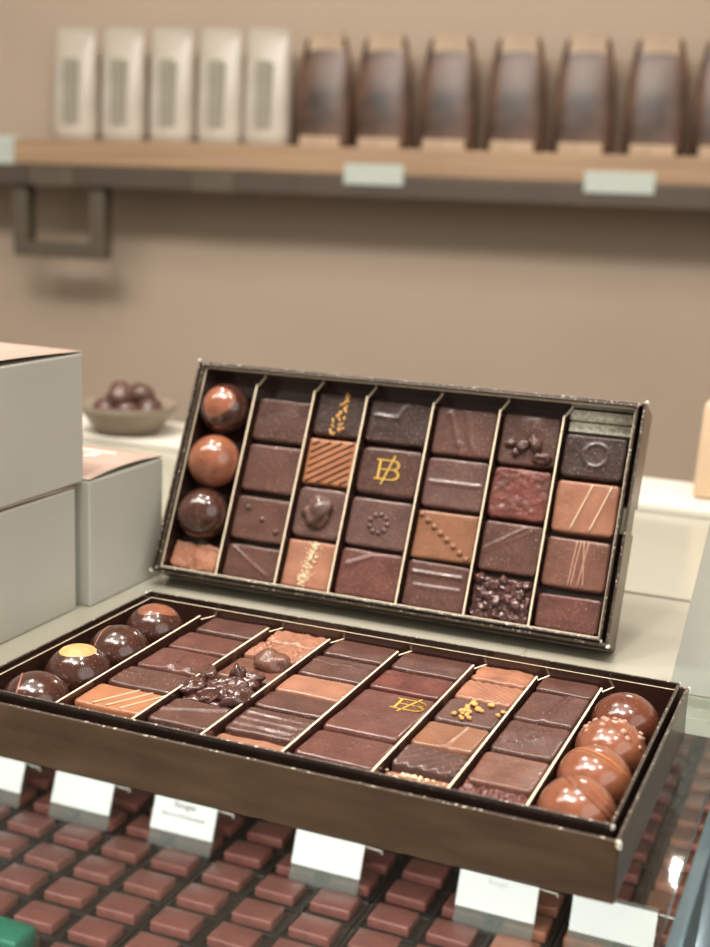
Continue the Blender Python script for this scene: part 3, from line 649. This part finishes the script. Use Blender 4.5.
# ------------------------------------------------------------------ back wall shelf
YW = 2.30
before = set(bpy.data.objects)
bm = bmesh.new(); box(bm, -4, 3, YW-.11, YW+.1, -.95, 1.7); struct(link('wall_back', bm, M['wall']))
e = empty('wall_shelf', (-.9, 2.15, .263)); tag(e, 'pale wooden shelf with dark underside rail on the back wall', 'shelf')
bm = bmesh.new(); box(bm, -.79, 1.6, -.15, .039, .0, .053, .004); link('board', bm, M['wood'], e)
bm = bmesh.new(); box(bm, -1.3, 1.6, -.149, .039, -.043, -.0002, .003); link('rail', bm, M['bronze'], e)
def pouch(x, w, h, kind, label, group):
    e = empty('pouch', (x, 2.09, .3162)); tag(e, label, 'pouch', group)
    bm = bmesh.new(); n = 10; N = 16; rings = []
    for i in range(n+1):
        t = i/n; ww = w/2*(1-.10*t**3) if kind == 'w' else w/2*(1-.30*t**4); dd = (.030*(1-t**2)+.003)
        rings.append([bm.verts.new((ww*math.copysign(abs(math.cos(a))**.6, math.cos(a)), dd*math.copysign(abs(math.sin(a))**.8, math.sin(a)), h*t)) for a in [2*math.pi*k/N for k in range(N)]])
    for p, q in zip(rings, rings[1:]):
        for k in range(N): bm.faces.new((p[k], p[(k+1) % N], q[(k+1) % N], q[k]))
    bm.faces.new(rings[0][::-1]); bm.faces.new(rings[-1]); link('bag', bm, M['pouch' if kind == 'w' else 'pouchb'], e, True)
    if kind == 'w':
        bm = bmesh.new(); box(bm, -w*.16, w*.16, -.036, -.028, h*.15, h*.72, .002); link('front_label', bm, M['pouchg'], e)
    else:
        bm = bmesh.new(); box(bm, -w*.36, w*.36, -.040, .034, 0, h*.10, .003); link('base_card', bm, M['kraft'], e)
        bm = bmesh.new(); box(bm, -w*.30, w*.30, -.009, .009, h*.86, h*1.06, .003); link('header_card', bm, M['kraft'], e)
for i in range(5):
    nm = ['leftmost white pouch with sage label on the back shelf', 'second white pouch from the left on the back shelf', 'third white pouch from the left, middle of the white row',
          'fourth white pouch from the left on the back shelf', 'last white pouch, beside the first brown pouch on the shelf'][i]
    pouch([-1.587, -1.477, -1.367, -1.260, -1.157][i], .100, .232, 'w', nm, 'white pouches on the shelf')
for i in range(7):
    nm = ['first brown-filled pouch, right next to the white pouches on the shelf', 'second brown-filled pouch from the white pouches', 'third brown-filled pouch from the white pouches',
          'fourth brown-filled pouch from the white pouches', 'fifth brown-filled pouch, second from the right edge', 'sixth brown-filled pouch, mostly inside the right edge of the photo', 'last brown-filled pouch, cut off by the right edge of the photo'][i]
    pouch([-1.035, -.912, -.780, -.645, -.513, -.378, -.250][i], .118, .215, 'b', nm, 'brown pouches on the shelf')
for x, w_, lb in ((-.905, .12, 'pale price tag on the shelf edge below the second brown pouch'), (-.430, .13, 'pale price tag on the shelf edge near the right edge of the photo'),
              (-1.60, .10, 'faint grey price tag on the shelf rail at the left'), (-1.24, .09, 'faint grey price tag on the shelf rail below the white pouches')):
    bm = bmesh.new(); zz = .265 if x > -1 else .240; box(bm, -w_/2, w_/2, -.003, 0, -.02, .02, .001)
    o = link('price_tag', bm, M['tag' if x > -1 else 'metal'], None, False, (x, 1.9995 if x > -1 else 2.0005, zz)); tag(o, lb, 'price tag')
bm = bmesh.new()
for x in (-.09, .09): box(bm, x-.018, x+.018, -.02, .02, -.125, 0, .004)
box(bm, -.108, .108, -.02, .02, -.15, -.118, .004)
o = link('hanging_bracket', bm, M['metal'], None, False, (-1.600, 2.04, .2198)); tag(o, 'U-shaped metal bracket hanging under the left end of the shelf', 'bracket')
bm = bmesh.new(); box(bm, -.035, .035, -.01, .01, 0, .10, .004); o = link('shelf_post', bm, M['tag'], None, False, (-1.72, 2.03, .2202)); tag(o, 'pale upright post standing at the left end of the shelf', 'post')

SH = Matrix.Translation((-.9, 2.0, 0)) @ Matrix.Rotation(math.radians(8), 4, 'Z') @ Matrix.Translation((.9, -2.0, 0))
bpy.context.view_layer.update()
for o in [o for o in bpy.data.objects if o not in before and o.parent is None]: o.matrix_world = SH @ o.matrix_world
bm = bmesh.new(); box(bm, -4, 3, -1.5, 2.9, -1.0, -.95); struct(link('floor', bm, M['floor']))
bm = bmesh.new(); box(bm, -4, 3, -1.5, 2.9, 1.7, 1.75); struct(link('ceiling', bm, M['ceil']))
# ------------------------------------------------------------------ lamps
def area(name, loc, size, power, col, target=None, shape='DISK', sy=None):
    l = bpy.data.lights.new(name, 'AREA'); l.shape = shape; l.size = size; l.energy = power; l.color = col
    if sy: l.size_y = sy
    o = bpy.data.objects.new(name, l); C.objects.link(o); o.location = loc
    d = (Vector(target) if target else Vector((loc[0], loc[1], loc[2]-1)))-Vector(loc); o.rotation_euler = d.to_track_quat('-Z', 'Y').to_euler(); return o
warm = (1, .94, .87)
for i, (x, y) in enumerate(((-.75, -.15), (-.25, -.45), (.35, -.10), (-.1, .35), (-.9, .5))):
    area('ceiling_spot', (x, y, 1.66), .09, 7.5, warm, (-.15, .12, 0))
area('ceiling_fill', (-.6, .0, 1.68), 1.6, 9, (1, .96, .92), None, 'RECTANGLE', 1.2)  # broad soft fill added overhead
area('wall_fill', (-.9, -.3, 1.62), 1.8, 42, (1, .93, .86), (-.9, 2.3, .0), 'RECTANGLE', .5)  # added fill that brightens the back wall and shelf
area('side_fill', (1.25, -.6, 1.0), 1.8, 15, (1, .96, .92), (-.25, .1, .03)); area('back_spot', (-.30, 1.9, 1.0), .05, 1.5, (1, .95, .88), (-.1, .1, 0)); area('back_spot', (-.17, 1.9, 1.0), .05, 1.5, (1, .95, .88), (-.1, .1, 0))  # first light is an added fill for the gift boxes' right faces
area('case_fill', (-.3, .02, -.03), .9, 2.2, (1, .98, .95), (-.3, .25, -.2), 'RECTANGLE', .02)  # added light that brightens the squares and cards under the glass
w = bpy.data.worlds.new('world'); sc.world = w; w.use_nodes = True
w.node_tree.nodes['Background'].inputs[0].default_value = lin((232, 220, 204)); w.node_tree.nodes['Background'].inputs[1].default_value = .55
sc.view_settings.view_transform = 'Standard'; sc.view_settings.look = 'None'; sc.view_settings.gamma = 1; sc.view_settings.use_curve_mapping = False
sc.view_settings.exposure = 0
sc.cycles.use_denoising = True
sc.cycles.max_bounces = 8; sc.cycles.transparent_max_bounces = 16
